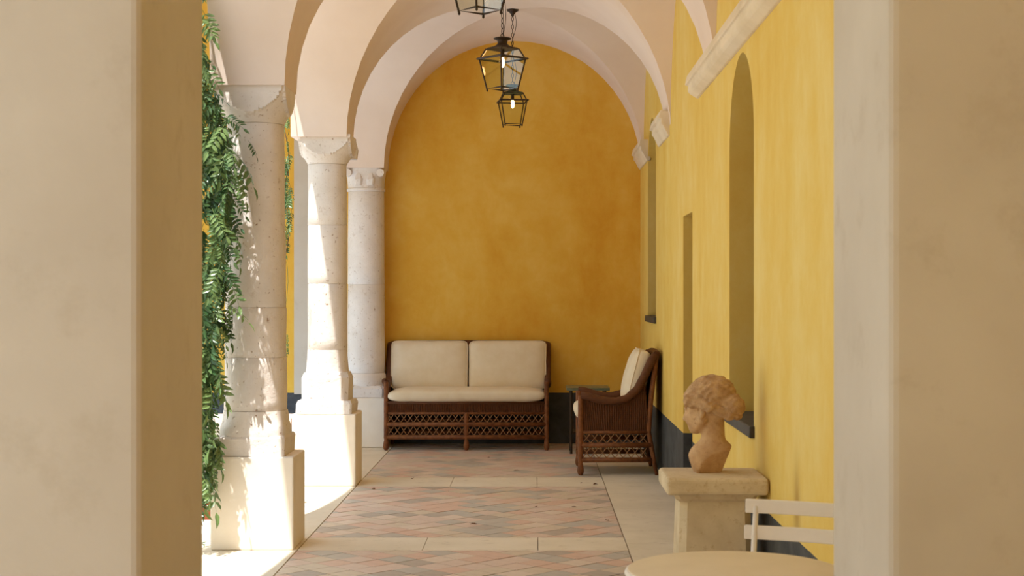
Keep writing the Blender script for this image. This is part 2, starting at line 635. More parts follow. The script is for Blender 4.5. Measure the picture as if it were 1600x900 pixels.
# arcade of the cross walk running off to the left from the corner column
wc = struct(MB().box(-5.3, XO, 11.285, 11.695, 0.0, 5.0).build('wall_court', 'plaster'))
cut(wc, [prism(arch_profile(-2.96, 1.2, 0.50, ZS - 0.03, RZ), 'y', 11.0, 12.0)])
struct(MB().box(XO, 1.1, -3.0, -2.6, 0, 5.0).build('wall_blocker_rear', 'ochre_side'))  # unseen wall behind the camera, added to darken the near bay
# painted pilaster on the end wall, seen behind the columns
pil = MB().box(-2.26, -2.10, YB - 0.06, YB + 0.01, 0.47, 4.9).build('trim_1', 'pier_plaster')
struct(pil)

# cross wall with the opening the camera looks through
wall_front = struct(MB().box(XO, 1.05, NEAR0, NEAR1, 0, 5.0).build('wall_front', 'pier_plaster'))
JL, JR = -0.768, 0.692
cut(wall_front, [prism(arch_profile((JL + JR) / 2, (JR - JL) / 2, -0.1, 2.5, (JR - JL) / 2), 'y', 2.5, 4.2)])
bm = bmesh.new(); bm.from_mesh(wall_front.data)
es = [e for e in bm.edges if abs(e.calc_face_angle(0)) > 1.2 and
      all(JL - 0.01 < q.co.x < JR + 0.01 for q in e.verts) and e.calc_length() > 0.01]
bmesh.ops.bevel(bm, geom=es, offset=0.02, segments=3, affect='EDGES', profile=0.5)
bm.to_mesh(wall_front.data); bm.free()

# moulded impost ledges on the right wall
def impost(name, y0, y1, z0, z1, label=None):
    pr = [(0.07, z1), (0.085, z1 - 0.06), (0.065, z1 - 0.065), (0.065, z1 - 0.10), (0.05, z1 - 0.115), (0.012, z0), (-0.02, z0), (-0.02, z1)]
    rings = []
    for k, (yy, s) in enumerate(((y0, 1), (y1, 1))):
        rings.append([(XW - d * s, yy, z) for d, z in pr])
    o = MB().loft(rings).build(name, 'ledge_stone', bevel=0.006, rough=0.003)
    struct(o)
    return o
impost('trim_2', 5.68, 9.35, 2.605, 2.745)
impost('trim_3', 11.35, 12.25, 2.585, 2.775)
impost('trim_4', 13.5, YB, 2.585, 2.775)

# ------------------------------------------------------------------ columns
def ring_pts(c, r, z, n=40, a=None, wob=0.0, seed=0, inset=0.0):
    pts = []
    for j in range(n):
        t_ = 2 * math.pi * j / n
        rr = r
        if a is not None:
            q_ = a / max(abs(math.cos(t_)), abs(math.sin(t_)))
            rr = q_ if r > q_ else min(r - inset, q_)
        if wob:
            rr += wob * mnoise.noise(Vector((math.cos(t_) * 2, math.sin(t_) * 2, z * 5 + seed)))
        pts.append((c[0] + rr * math.cos(t_), c[1] + rr * math.sin(t_), z))
    return pts

def drum(col, r0, r1, z0, z1, seed, wob=0.006, name='drum'):
    n = 6
    prof = [(r0 - 0.004, z0)]
    for i in range(n + 1):
        s = i / n
        prof.append((r0 + (r1 - r0) * s, z0 + 0.004 + (z1 - z0 - 0.008) * s))
    prof.append((r1 - 0.004, z1))
    return MB().loft([ring_pts((0, 0), r, z, 40, None, wob, seed) for r, z in prof]).build(name, 'column', col, auto=50)

def cushion_capital(col, r, a, z0, z1, neck=True):
    mb = MB()
    rings = []
    n = 144
    N = 26
    for i in range(N + 1):
        s = i / N
        rr = r + (a * 1.43 - r) * math.sin(s * math.pi / 2) ** 1.15
        rings.append(ring_pts((0, 0), rr, z0 + (z1 - z0) * s, n, a, inset=0.016 * min(1, s * 3)))
    mb.loft(rings)
    o = mb.build('capital', 'column', col, auto=28)
    return o

def sq(h, z, ch):
    return [(h, -h + ch, z), (h, h - ch, z), (h - ch, h, z), (-h + ch, h, z), (-h, h - ch, z), (-h, -h + ch, z), (-h + ch, -h, z), (h - ch, -h, z)]

def column_a(loc, label):
    c = tag(empty('stone_column', loc), label, 'column')
    MB().box(-0.213, 0.247, -0.21, 0.21, 0, 0.515).build('plinth', 'white_plaster', c, bevel=0.009)
    MB().loft([sq(0.195, 0.515, 0.012), sq(0.195, 0.612, 0.012), sq(0.187, 0.625, 0.015)]).build('base_block', 'column', c, rough=0.008)
    # worn torus with corner spurs
    rings = []
    for z, r, a in ((0.622, 0.225, 0.187), (0.655, 0.225, 0.187), (0.685, 0.205, 0.18), (0.72, 0.187, 0.2), (0.76, 0.18, 0.2)):
        rings.append(ring_pts((0, 0), r, z, 48, a, 0.008, 3))
    MB().loft(rings).build('base_moulding', 'column', c, auto=45)
    drum(c, 0.177, 0.173, 0.76, 1.06, 1)
    drum(c, 0.173, 0.171, 1.06, 1.34, 2)
    drum(c, 0.171, 0.160, 1.34, 2.37, 7)
    cushion_capital(c, 0.163, 0.196, 2.37, 2.605)
    return c
colA = column_a((-1.577, 8.69, 0), 'thick stone column with cushion capital behind the hanging wisteria')

def column_b(loc, label):
    c = tag(empty('stone_column', loc), label, 'column')
    MB().box(-0.235, 0.235, -0.21, 0.21, 0, 0.53).build('plinth', 'white_plaster', c, bevel=0.010)
    MB().loft([sq(0.205, 0.53, 0.012), sq(0.205, 0.60, 0.012), sq(0.195, 0.625, 0.02)]).build('base_block', 'column', c, rough=0.008)
    MB().loft([sq(0.172, 0.62, 0.05), sq(0.175, 0.79, 0.05), sq(0.160, 0.83, 0.05)]).build('base_moulding', 'column', c, rough=0.008)
    rings = [ring_pts((0, 0), r, z, 40, None, 0.004, 9) for r, z in ((0.163, 0.82), (0.158, 0.86), (0.150, 0.95), (0.147, 1.0))]
    MB().loft(rings).build('drum', 'column', c, auto=50)
    drum(c, 0.147, 0.146, 1.0, 1.49, 3, 0.003)
    drum(c, 0.146, 0.145, 1.49, 1.925, 4, 0.003)
    drum(c, 0.145, 0.143, 1.925, 2.38, 5, 0.003)
    cushion_capital(c, 0.146, 0.192, 2.38, 2.59)
    # small broken leaf spur at the inner corner of the capital
    MB().loft([sq(0.03, 2.43, 0.01), sq(0.036, 2.5, 0.01), sq(0.02, 2.585, 0.008)]).build('capital_spur', 'column', c, rough=0.01).location = (0.175, 0.1, 0)
    return c
colB = column_b((-1.548, 11.49, 0), 'slender stone column on a sunlit white plinth at the corner of the arcade')

def column_c(loc, label):
    c = tag(empty('stone_column', loc), label, 'column')
    MB().box(-0.22, 0.21, -0.21, 0.2, 0, 0.46).build('plinth', 'white_plaster', c, bevel=0.014)
    MB().loft([sq(0.20, 0.46, 0.03), sq(0.20, 0.54, 0.03), sq(0.185, 0.57, 0.04)]).build('base_block', 'column', c, rough=0.008)
    rings = [ring_pts((0, 0), r, z, 40) for r, z in ((0.19, 0.56), (0.2, 0.6), (0.19, 0.65), (0.175, 0.68))]
    MB().loft(rings).build('base_moulding', 'column', c, auto=45)
    drum(c, 0.172, 0.170, 0.68, 1.5, 11, 0.004)
    drum(c, 0.170, 0.166, 1.5, 2.36, 12, 0.004)
    rings = [ring_pts((0, 0), r, z, 48, a) for r, z, a in ((0.166, 2.36, 1), (0.178, 2.365, 1), (0.178, 2.385, 1), (0.168, 2.39, 1), (0.172, 2.45, 1), (0.2, 2.56, 0.18), (0.26, 2.585, 0.185), (0.26, 2.62, 0.185))]
    MB().loft(rings).build('capital', 'column', c, auto=40)
    for sx in (-1, 1):
        MB().tube([(sx * 0.15, -0.2, 2.525), (sx * 0.15, -0.10, 2.525)], 0.035, 16).build('volute', 'column', c, auto=40)
    for sx in (-0.055, 0.055):
        MB().loft([sq(0.03, 2.41, 0.01), sq(0.036, 2.47, 0.012), sq(0.02, 2.53, 0.01)]).build('carved_leaf', 'column', c, rough=0.008).location = (sx, -0.155, 0)
    return c
colC = column_c((-1.565, 14.29, 0), 'shaded stone column with carved capital engaged in the end wall beside the sofa')
colD = column_a((-1.577, 5.89, 0), 'stone column nearest the doorway wall of the arcade')

# ------------------------------------------------------------------ courtyard
ground = struct(MB().box(-16, -1.86, -8, 11.28, -0.35, -0.10).build('ground', 'gravel'))
wcf = struct(MB().box(-12.4, -12.0, -9, 15.0, -0.2, 7.0).build('wall_blocker_far', 'ochre_side'))  # unseen wall across the court, added to cut off low sky light
struct(MB().box(-12.0, 1.55, -9.4, -9.0, -0.2, 7.0).build('wall_blocker_south', 'plaster'))  # second unseen wall, added to hold sky light off the cross wall
kerb = MB().box(-3.4, -1.88, 8.98, 9.50, -0.12, 0.02).build('stone_kerb', 'white_plaster', bevel=0.012)
tag(kerb, 'white stone kerb in the sun beside the wisteria-hung column', 'kerb')
pot = tag(empty('terracotta_pot', (-2.02, 9.78, -0.10)), 'terracotta pot behind the white kerb under the wisteria', 'pot')
MB().lathe([(0.085, 0), (0.125, 0.22), (0.14, 0.22), (0.14, 0.27), (0.12, 0.27), (0.115, 0.23), (0.0, 0.23)], 28).build('body', 'terracotta', pot, auto=40)
rl = random.Random(9)

# leaflets and compound leaves
def leaflet(mb, base, d, up, L, W):
    d = d.normalized(); s = d.cross(up).normalized(); u = s.cross(d).normalized()
    P = lambda a, b, c: base + d * (a * L) + s * (b * W) + u * (c * L)
    vs = [P(0, 0, 0), P(0.3, 0.5, 0.06), P(0.35, 0, 0.0), P(0.3, -0.5, 0.06), P(0.68, 0.38, 0.03), P(0.7, 0, -0.02), P(0.68, -0.38, 0.03), P(1, 0, -0.12)]
    mb.add(vs, [(0, 2, 1), (0, 3, 2), (1, 2, 5, 4), (2, 3, 6, 5), (4, 5, 7), (5, 6, 7)])

def compound_leaf(seed, L=0.17, pairs=5, ll=0.052):
    r_ = random.Random(seed)
    mb = MB()
    pts = []
    for i in range(6):
        s = i / 5
        pts.append(Vector((s * L, 0.01 * math.sin(s * 3 + seed), -0.30 * L * s * s)))
    mb.tube(pts, [0.0016, 0.0015, 0.0013, 0.0012, 0.001, 0.0008], 4)
    for k in range(pairs):
        s = 0.22 + 0.72 * k / pairs
        i = s * 5; i0 = int(i); p = pts[i0].lerp(pts[min(i0 + 1, 5)], i - i0)
        tang = (pts[min(i0 + 1, 5)] - pts[i0]).normalized()
        for sd in (-1, 1):
            d = tang * 0.55 + Vector((0, sd, -0.25 + r_.uniform(-0.25, 0.2)))
            leaflet(mb, p, d, Vector((r_.uniform(-.3, .3), r_.uniform(-.3, .3), 1)), ll * r_.uniform(0.85, 1.1), ll * 0.36)
    tang = pts[5] - pts[4]
    leaflet(mb, pts[5], tang, Vector((0, 0, 1)), ll * 1.1, ll * 0.38)
    return mb.mesh('compound_leaf', 'leaf')
LEAVES = [compound_leaf(i, 0.15 + 0.02 * (i % 3), 4 + i % 3, 0.052 + 0.006 * (i % 2)) for i in range(6)]
BIG = [compound_leaf(20 + i, 0.2, 4, 0.078) for i in range(3)]

def put_leaf(parent, me, p, d, roll, sc):
    """place a compound leaf whose rachis points along d"""
    d = Vector(d).normalized()
    q = d.to_track_quat('X', 'Z')
    o = link('leaf', me, parent)
    o.matrix_local = Matrix.Translation(p) @ (q @ Matrix.Rotation(roll, 3, 'X').to_quaternion()).to_matrix().to_4x4() @ Matrix.Scale(sc, 4)
    return o

DV = 8.29
def vpt(px, py, d=DV):
    return Vector(((px - 835) * d / F, d, H - (py - 458) * d / F))
vine = tag(empty('wisteria_vine', (-2.02, 8.29, -0.1)), 'dense green wisteria vine hanging down beside the thick column', 'vine')
VO = Vector((-2.02, 8.29, -0.1))
edge = [(-60, 322), (60, 325), (110, 333), (150, 343), (190, 358), (230, 366), (270, 378), (320, 372), (370, 368), (410, 360), (450, 364), (490, 368), (520, 355), (560, 345), (620, 344), (680, 346), (730, 346), (760, 336), (785, 328)]
def edge_x(y):
    for (y0, x0), (y1, x1) in zip(edge[:-1], edge[1:]):
        if y0 <= y <= y1:
            return x0 + (x1 - x0) * (y - y0) / (y1 - y0)
    return edge[-1][1]
# woody stems from the ground to above the arch
st_ = MB()
for k, (dx, dy, ph) in enumerate(((0, 0, 0), (0.10, -0.05, 2), (0.2, -0.12, 4))):
    pts = []
    for i in range(30):
        s = i / 29
        z = (0 if k == 0 else 0.55 + 0.3 * k) + s * (3.9 - 0.5 * k)
        pts.append((dx + 0.04 * math.sin(z * 3 + ph) , dy + 0.03 * math.cos(z * 2.4 + ph), z))
    st_.tube(pts, [0.016 - 0.009 * i / 29 - 0.003 * k for i in range(30)], 6)
st_.build('stem', 'bark', vine, smooth=True)
n_leaf = 0
for k in range(285):
    y = rl.uniform(-60, 772)
    if y < 90 and rl.random() < 0.5:
        y = rl.uniform(90, 760)
    xm = edge_x(min(y + 18, 784))
    px = xm - 8 - abs(rl.gauss(0, 22)) if rl.random() < 0.85 else rl.uniform(285, xm - 8)
    px = max(px, 282)
    if y > 560 and rl.random() < 0.12:
        continue
    d = DV + rl.uniform(-0.07, 0.07)
    p = vpt(px, y, d) - VO
    ang = rl.uniform(-0.9, 0.9)
    dirv = (rl.uniform(-0.6, 0.55), rl.uniform(-0.45, 0.25), rl.uniform(-1.2, -0.35))
    me = rl.choice(LEAVES) if y < 540 or rl.random() < 0.4 else rl.choice(BIG)
    put_leaf(vine, me, p, dirv, rl.uniform(-1.3, 1.3), rl.uniform(0.6, 1.1))
# deeper layer of foliage, too tangled to tell the leaves apart
fol = MB()
for k in range(300):
    y = rl.uniform(70, 770)
    xm = edge_x(min(y + 18, 784))
    px = rl.uniform(290, xm - 16)
    if y > 530 and rl.random() < 0.35:
        continue
    p = vpt(px, y, DV + rl.uniform(0.0, 0.16)) - VO
    me = rl.choice(LEAVES)
    q = Vector((rl.uniform(-0.7, 0.6), rl.uniform(-0.6, 0.4), rl.uniform(-1.2, -0.2))).normalized().to_track_quat('X', 'Z')
    mt = Matrix.Translation(p) @ (q @ Matrix.Rotation(rl.uniform(-1.5, 1.5), 3, 'X').to_quaternion()).to_matrix().to_4x4() @ Matrix.Scale(rl.uniform(0.6, 1.0), 4)
    fol.add([mt @ v_.co for v_ in me.vertices], [tuple(f_.vertices) for f_ in me.polygons])
fol.build('foliage', 'leaf', vine)['kind'] = 'stuff'
# sprays that reach in front of the shaft
for px, py, dx, dz, sc, me in ((366, 240, 0.75, -0.7, 1.0, BIG[0]), (372, 262, 0.5, -0.85, 0.9, BIG[1]), (362, 188, 0.6, -0.8, 0.7, LEAVES[0]), (388, 220, 0.7, -0.75, 0.6, LEAVES[3]),
                               (350, 472, 0.9, -0.4, 0.8, BIG[2]), (345, 490, 0.6, -0.8, 0.8, BIG[0]), (370, 375, 0.4, -0.9, 0.7, BIG[1]), (336, 690, 0.5, -0.85, 0.8, BIG[0]), (330, 715, 0.35, -0.9, 0.9, BIG[2])):
    put_leaf(vine, me, vpt(px, py, 8.33) - VO, (dx, -0.05, dz), 0.2, sc)

strand = tag(empty('wisteria_strand', (-1.80, 11.16, 3.05)), 'thin trailing wisteria strand hanging between the two front columns', 'vine')
SO = Vector((-1.80, 11.16, 3.05))
MB().tube([(0.0 + 0.02 * math.sin(i * 0.9), 0.01 * math.cos(i), -i * 0.075) for i in range(20)], 0.004, 5).build('stem', 'bark', strand)
for k in range(44):
    y = rl.choice([rl.uniform(185, 260), rl.uniform(260, 395), rl.uniform(270, 372), rl.uniform(285, 365)])
    p = vpt(rl.uniform(443, 455), y - 14, 11.16 + rl.uniform(-0.06, 0.05)) - SO
    put_leaf(strand, rl.choice(LEAVES), p, (rl.uniform(-0.4, 0.5), rl.uniform(-0.8, 0.3), -1.0), rl.uniform(-0.5, 0.5), rl.uniform(0.45, 0.7))
for k in range(4):
    p = vpt(rl.uniform(444, 450), 520 + 7 * k, 11.16) - SO
    put_leaf(strand, LEAVES[k], p, (0.1, -0.3, -1.0), 0, 0.4)
MB().tube([(0.01 * math.sin(i * 0.9), 0.0, -1.4 - i * 0.075) for i in range(7)], 0.002, 4).build('tendril', 'stem', strand)

# low plant in the pot and by the kerb
pl = tag(empty('potted_shrub', (-2.02, 9.78, 0.13)), 'small leafy shrub growing in the terracotta pot', 'plant')
MB().tube([(0, 0, -0.02), (0.01, 0, 0.15), (0.0, 0.02, 0.32)], 0.006, 5).build('stem', 'bark', pl)
for k in range(18):
    a = rl.uniform(0, 6.28)
    put_leaf(pl, rl.choice(LEAVES), Vector((0, 0.01, rl.uniform(0.05, 0.32))), (math.cos(a), math.sin(a), rl.uniform(-0.2, 0.8)), 0, 0.8)
wd = tag(empty('weed_tuft', (-1.93, 8.72, -0.10)), 'low green weed at the foot of the thick column', 'plant')
MB().tube([(0, 0, 0), (0, 0, 0.10)], 0.004, 5).build('stem', 'stem', wd)
for k in range(14):
    a = rl.uniform(0, 6.28)
    put_leaf(wd, rl.choice(LEAVES), Vector((rl.uniform(-.03, .03), rl.uniform(-.1, .1), rl.uniform(0.02, 0.10))), (math.cos(a), math.sin(a), rl.uniform(0.0, 0.5)), 0, 0.5)

# ------------------------------------------------------------------ wicker seating
def superpad(W, D, T, e1=0.15, e2=0.30, nu=72, nv=20, bulge=0.15, seed=0):
    """boxy pillow: W along x, D along y, T thick along z"""
    sg = lambda c, e: math.copysign(abs(c) ** e, c)
    g_ = []
    for j in range(nv + 1):
        b = -math.pi / 2 + math.pi * j / nv
        row = []
        for i in range(nu):
            a = 2 * math.pi * i / nu
            x = W / 2 * sg(math.cos(a), e1) * abs(math.cos(b)) ** e2
            y = D / 2 * sg(math.sin(a), e1) * abs(math.cos(b)) ** e2
            z = T / 2 * sg(math.sin(b), 0.75)
            z *= 1 + bulge * (1 - (2 * x / W) ** 2) * (1 - (2 * y / D) ** 2)
            q = mnoise.noise(Vector((x * 7 + seed, y * 7, z * 7))) * 0.010
            row.append((x + q, y + q * 0.6, z + q * 0.7))
        g_.append(row)
    return MB().loft(g_)

def ribbed(bot, top, n, depth=0.004, thick=0.012, nz=8):
    """woven sheet between two polylines, with upright strands as relief"""
    def at(poly, s):
        k = s * (len(poly) - 1); i = min(int(k), len(poly) - 2)
        return Vector(poly[i]).lerp(Vector(poly[i + 1]), k - i)
    mb = MB()
    for side in (1, -1):
        g_ = []
        for i in range(2 * n + 1):
            s = i / (2 * n)
            a, b = at(bot, s), at(top, s)
            s2 = min(s + 0.01, 1); s1 = max(s - 0.01, 0)
            nrm = (at(bot, s2) - at(bot, s1)).cross(b - a)
            nrm.normalize()
            off = side * (thick / 2 + (depth if i % 2 else -depth))
            g_.append([a.lerp(b, k / nz) + nrm * off for k in range(nz + 1)])
        mb.grid(g_ if side > 0 else g_[::-1])
    return mb

def lattice_panel(p0, p1, z0, z1, n, r=0.0036):
    mb = MB()
    p0, p1 = Vector(p0), Vector(p1)
    st = 1.0 / n
    nr = Vector((p1 - p0).to_tuple()).cross(Vector((0, 0, 1))).normalized() * 0.004
    for i in range(n):
        a, b = p0.lerp(p1, i * st), p0.lerp(p1, (i + 1) * st)
        mb.tube([a + Vector((0, 0, z0)) + nr, b + Vector((0, 0, z1)) + nr], r, 5)
        mb.tube([a + Vector((0, 0, z1)) - nr, b + Vector((0, 0, z0)) - nr], r, 5)
    return mb

def wicker_seat(name, loc, rz, W, ncush, label, cat):
    t_ = tag(empty(name, loc, rz), label, cat)
    D = 0.52
    hw = W / 2
    armz = [(0.0, 0.625), (0.06, 0.615), (0.16, 0.585), (0.27, 0.575), (0.36, 0.60), (0.44, 0.67), (0.50, 0.78), (0.55, 0.89), (0.585, 0.945)]
    # front legs with turned feet
    xs = [-hw + 0.025, hw - 0.025] + ([0.0] if ncush > 1 else [])
    for x in xs:
        top = 0.34 if x == 0 else 0.62
        MB().lathe([(0.012, 0), (0.022, 0.012), (0.027, 0.035), (0.022, 0.075), (0.017, 0.095), (0.021, 0.11), (0.021, top)], 14, (x, 0.0, 0)).build('front_leg', 'cane', t_, auto=50)
    for s in (-1, 1):
        x = s * (hw - 0.03)
        MB().tube([(x, D + 0.075, 0.0), (x, D + 0.05, 0.12), (x, D + 0.01, 0.34), (x, D + 0.03, 0.62), (x, D + 0.075, 0.945)], [0.014, 0.018, 0.02, 0.02, 0.02], 10).build('back_leg', 'cane', t_, smooth=True)
        # arm rail and woven side below it
        rail = [(s * (hw - 0.012), y, z) for y, z in armz]
        MB().tube(rail, [0.027, 0.031, 0.031, 0.031, 0.031, 0.032, 0.033, 0.033, 0.03], 12).build('arm_rail', 'wicker', t_, smooth=True)
        up = [(s * (hw - 0.02), y, z) for y, z in armz[:7]]
        lo = [(s * (hw - 0.028), 0.0 + (D + 0.01) * i / 6, 0.345) for i in range(7)]
        ribbed(lo, up, 32).build('woven_side', 'wicker', t_)
        MB().tube([(s * (hw - 0.025), 0, 0.335), (s * (hw - 0.025), D, 0.335)], 0.014, 8).build('side_rail', 'cane', t_, smooth=True)
        for z in (0.235, 0.12):
            MB().tube([(s * (hw - 0.025), 0, z), (s * (hw - 0.025), D + 0.03, z)], 0.020, 10).build('side_rail', 'cane', t_, smooth=True)
        for z0, z1 in ((0.25, 0.33), (0.135, 0.22)):
            lattice_panel((s * (hw - 0.025), 0.015, 0), (s * (hw - 0.025), D, 0), z0, z1, 8).build('side_lattice', 'lattice', t_)
    # front apron, rails, lattice
    ribbed([(-hw + 0.03, 0, 0.335), (hw - 0.03, 0, 0.335)], [(-hw + 0.03, 0, 0.43), (hw - 0.03, 0, 0.43)], int(W / 0.016)).build('woven_apron', 'wicker', t_)
    MB().tube([(-hw + 0.03, -0.002, 0.432), (hw - 0.03, -0.002, 0.432)], 0.014, 10).build('front_rail', 'wicker', t_, smooth=True)
    MB().tube([(-hw + 0.03, 0, 0.335), (hw - 0.03, 0, 0.335)], 0.012, 10).build('front_rail', 'cane', t_, smooth=True)
    for z in (0.235, 0.12):
        MB().tube([(-hw + 0.03, 0, z), (hw - 0.03, 0, z)], 0.021, 10).build('front_rail', 'cane', t_, smooth=True)
        MB().tube([(-hw + 0.03, D, z), (hw - 0.03, D, z)], 0.018, 8).build('back_rail', 'cane', t_, smooth=True)
    halves = [(-hw + 0.04, -0.01), (0.01, hw - 0.04)] if ncush > 1 else [(-hw + 0.04, hw - 0.04)]
    for a, b in halves:
        for z0, z1 in ((0.25, 0.33), (0.135, 0.22)):
            lattice_panel((a, 0, 0), (b, 0, 0), z0, z1, max(8, int((b - a) / 0.057))).build('front_lattice', 'lattice', t_)
    # woven back, top roll, seat deck
    ribbed([(-hw + 0.03, D + 0.012, 0.34), (hw - 0.03, D + 0.012, 0.34)], [(-hw + 0.03, D + 0.078, 0.93), (hw - 0.03, D + 0.078, 0.93)], int(W / 0.02)).build('woven_back', 'wicker', t_)
    MB().tube([(-hw + 0.012, D + 0.068, 0.94)] + [(-hw + 0.06 + (W - 0.12) * i / 6, D + 0.078, 0.947 + 0.006 * math.sin(math.pi * i / 6)) for i in range(7)] + [(hw - 0.012, D + 0.068, 0.94)], 0.026, 12).build('top_roll', 'wicker', t_, smooth=True)
    MB().box(-hw + 0.03, hw - 0.03, 0.005, D, 0.40, 0.43).build('seat_deck', 'wicker', t_)
    # cushions
    sc = superpad(W - 0.075, 0.52, 0.125, bulge=0.08, seed=3).build('seat_cushion', 'cushion', t_, smooth=True)
    sc.location = (0, 0.215, 0.492)
    pw = (W - (0.05 if ncush > 1 else 0.10)) / ncush
    for k in range(ncush):
        cx = -pw * ncush / 2 + pw * (k + 0.5)
        bc = superpad(pw - 0.004, 0.46, 0.155, 0.13, 0.38, bulge=0.25, seed=5 * k + 11).build('back_cushion', 'cushion', t_, smooth=True)
        bc.location = (cx + (0.004 if k else 0), 0.45, 0.745)
        bc.rotation_euler = (R(76), 0, R(1.0 if k else -0.5))
        loop = []
        for i in range(60):
            a = 2 * math.pi * i / 60
            q = lambda c: math.copysign(abs(c) ** 0.13, c)
            loop.append(((pw - 0.004) / 2 * 0.98 * q(math.cos(a)), 0.46 / 2 * 0.98 * q(math.sin(a)), 0.040))
        MB().tube(loop, 0.004, 6, closed=True).build('piping', 'cushion', bc, smooth=True)
    return t_

wicker_seat('wicker_sofa', (-0.615, 13.87, 0), 0, 1.50, 2, 'two-seat brown wicker sofa with cream cushions against the end wall', 'sofa')
wicker_seat('wicker_armchair', (0.36, 12.29, 0), R(-90), 0.68, 1, 'brown wicker armchair with cream cushions backed against the side wall', 'armchair')

# small side table in the corner
stb = tag(empty('side_table', (0.475, 13.72, 0)), 'small dark side table with a greenish top in the corner by the sofa', 'table')
MB().box(-0.19, 0.19, -0.19, 0.19, 0.560, 0.585).build('table_top', 'patina_glass', stb, bevel=0.004)
for sx in (-1, 1):
    for sy in (-1, 1):
        MB().tube([(sx * 0.15, sy * 0.15, 0), (sx * 0.15, sy * 0.15, 0.565)], 0.012, 8).build('leg', 'iron', stb)
MB().box(-0.155, 0.155, -0.155, 0.155, 0.18, 0.195).build('shelf', 'iron', stb)

# ------------------------------------------------------------------ lanterns
def sqr(h, z):
    return [(h, h, z), (-h, h, z), (-h, -h, z), (h, -h, z)]
def lantern(loc, rz, ztop, label, cap='iron'):
    """loc is the bottom centre of the lantern; ztop the ceiling height"""
    L = tag(empty('hanging_lantern', loc, rz), label, 'lantern')
    q = 0.7071
    hb, he, hu = 0.100 * q, 0.152 * q, 0.108 * q
    zb, ze, zu = 0.012, 0.205, 0.272
    for (h, z, r) in ((hb, zb, 0.006), (he, ze, 0.0055), (hu, zu, 0.006)):
        MB().tube(sqr(h, z), r, 6, closed=True).build('frame_ring', 'iron', L)
    MB().loft([sqr(0.118, ze - 0.004), sqr(0.124, ze + 0.004), sqr(0.116, ze + 0.010)], cap=False).build('eave', 'iron', L)
    for sx in (-1, 1):
        for sy in (-1, 1):
            MB().tube([(sx * hb, sy * hb, 0.0), (sx * he, sy * he, ze), (sx * hu, sy * hu, zu)], 0.0055, 6).build('corner_bar', 'iron', L)
            MB().lathe([(0.002, -0.009), (0.006, -0.005), (0.006, 0.003), (0.004, 0.008)], 8, (sx * hb, sy * hb, 0)).build('foot_knob', 'iron', L)
    # panes
    for k in range(4):
        c_, s_ = math.cos(k * math.pi / 2), math.sin(k * math.pi / 2)
        rot = lambda x, y, z: (x * c_ - y * s_, x * s_ + y * c_, z)
        a, b, u = hb - 0.002, he - 0.002, hu - 0.002
        MB().add([rot(-a, -a, zb), rot(a, -a, zb), rot(b, -b, ze), rot(-b, -b, ze)], [(0, 1, 2, 3)]).build('pane', 'glass', L)
        MB().add([rot(-b, -b, ze), rot(b, -b, ze), rot(u, -u, zu), rot(-u, -u, zu)], [(0, 1, 2, 3)]).build('upper_pane', 'glass', L)
    # roof: concave to a neck, flared collar
    rings = []
    for z, h in ((zu - 0.004, hu + 0.010), (zu + 0.006, hu + 0.006), (zu + 0.016, 0.052), (zu + 0.028, 0.036), (zu + 0.042, 0.031), (zu + 0.056, 0.036), (zu + 0.064, 0.056), (zu + 0.068, 0.060), (zu + 0.074, 0.050), (zu + 0.078, 0.012)):
        k = min(1.0, max(0.0, (z - zu) / 0.03))
        n = 32
        ring = []
        for j in range(n):
            t_ = 2 * math.pi * (j + 0.5) / n
            rs_ = h / max(abs(math.cos(t_)), abs(math.sin(t_)))
            rr = rs_ * (1 - k) + h * k
            ring.append((rr * math.cos(t_), rr * math.sin(t_), z))
        rings.append(ring)
    MB().loft(rings).build('roof_cap', cap, L, auto=40)
    MB().tube([(0.013 * math.cos(a), 0, 0.358 + 0.013 * math.sin(a)) for a in [i * math.pi / 6 for i in range(12)]], 0.003, 6, closed=True).build('top_ring', 'iron', L)
    # lamp holder and bulb
    MB().lathe([(0.013, 0.215), (0.013, 0.285)], 12).build('lamp_holder', 'iron', L)
    MB().lathe([(0.004, 0.150), (0.011, 0.156), (0.0135, 0.17), (0.0135, 0.20), (0.010, 0.216)], 14).build('bulb', 'bulb', L, smooth=True)
    # chain
    ch = MB()
    z = 0.372
    zt = ztop - loc[2] - 0.055
    i = 0
    while z < zt:
        ax = i % 2
        pts = []
        for j in range(10):
            a = 2 * math.pi * j / 10
            w_, h_ = 0.0085 * math.cos(a), 0.020 * math.sin(a)
            pts.append((w_, 0, z + 0.017 + h_) if ax else (0, w_, z + 0.017 + h_))
        ch.tube(pts, 0.0024, 5, closed=True)
        z += 0.034; i += 1
    ch.build('chain', 'iron', L)
    wpts = []
    for k in range(24):
        s = k / 23
        wpts.append((0.02 * math.sin(s * 9) + 0.012, 0.012 * math.cos(s * 7), 0.35 + (zt + 0.02 - 0.35) * s))
    MB().tube(wpts, 0.0022, 5).build('power_cord', 'iron', L)
    MB().lathe([(0.010, zt - 0.005), (0.014, zt + 0.012), (0.030, zt + 0.030), (0.048, zt + 0.040), (0.052, zt + 0.056)], 20).build('ceiling_rose', 'iron', L, auto=40)
    return L
ZT = ZS + RZ + 0.002
lantern((-0.21, 10.09, 2.752), R(43), ZT, 'square iron lantern hanging cornerwise from the middle vault')
lantern((-0.183, 12.89, 2.822), R(8), ZT, 'iron lantern with greenish cap hanging nearest the end wall', 'verdigris')
lantern((-0.258, 7.29, 2.75), R(38), ZT, 'iron lantern in the nearest vault showing only its base', 'iron')

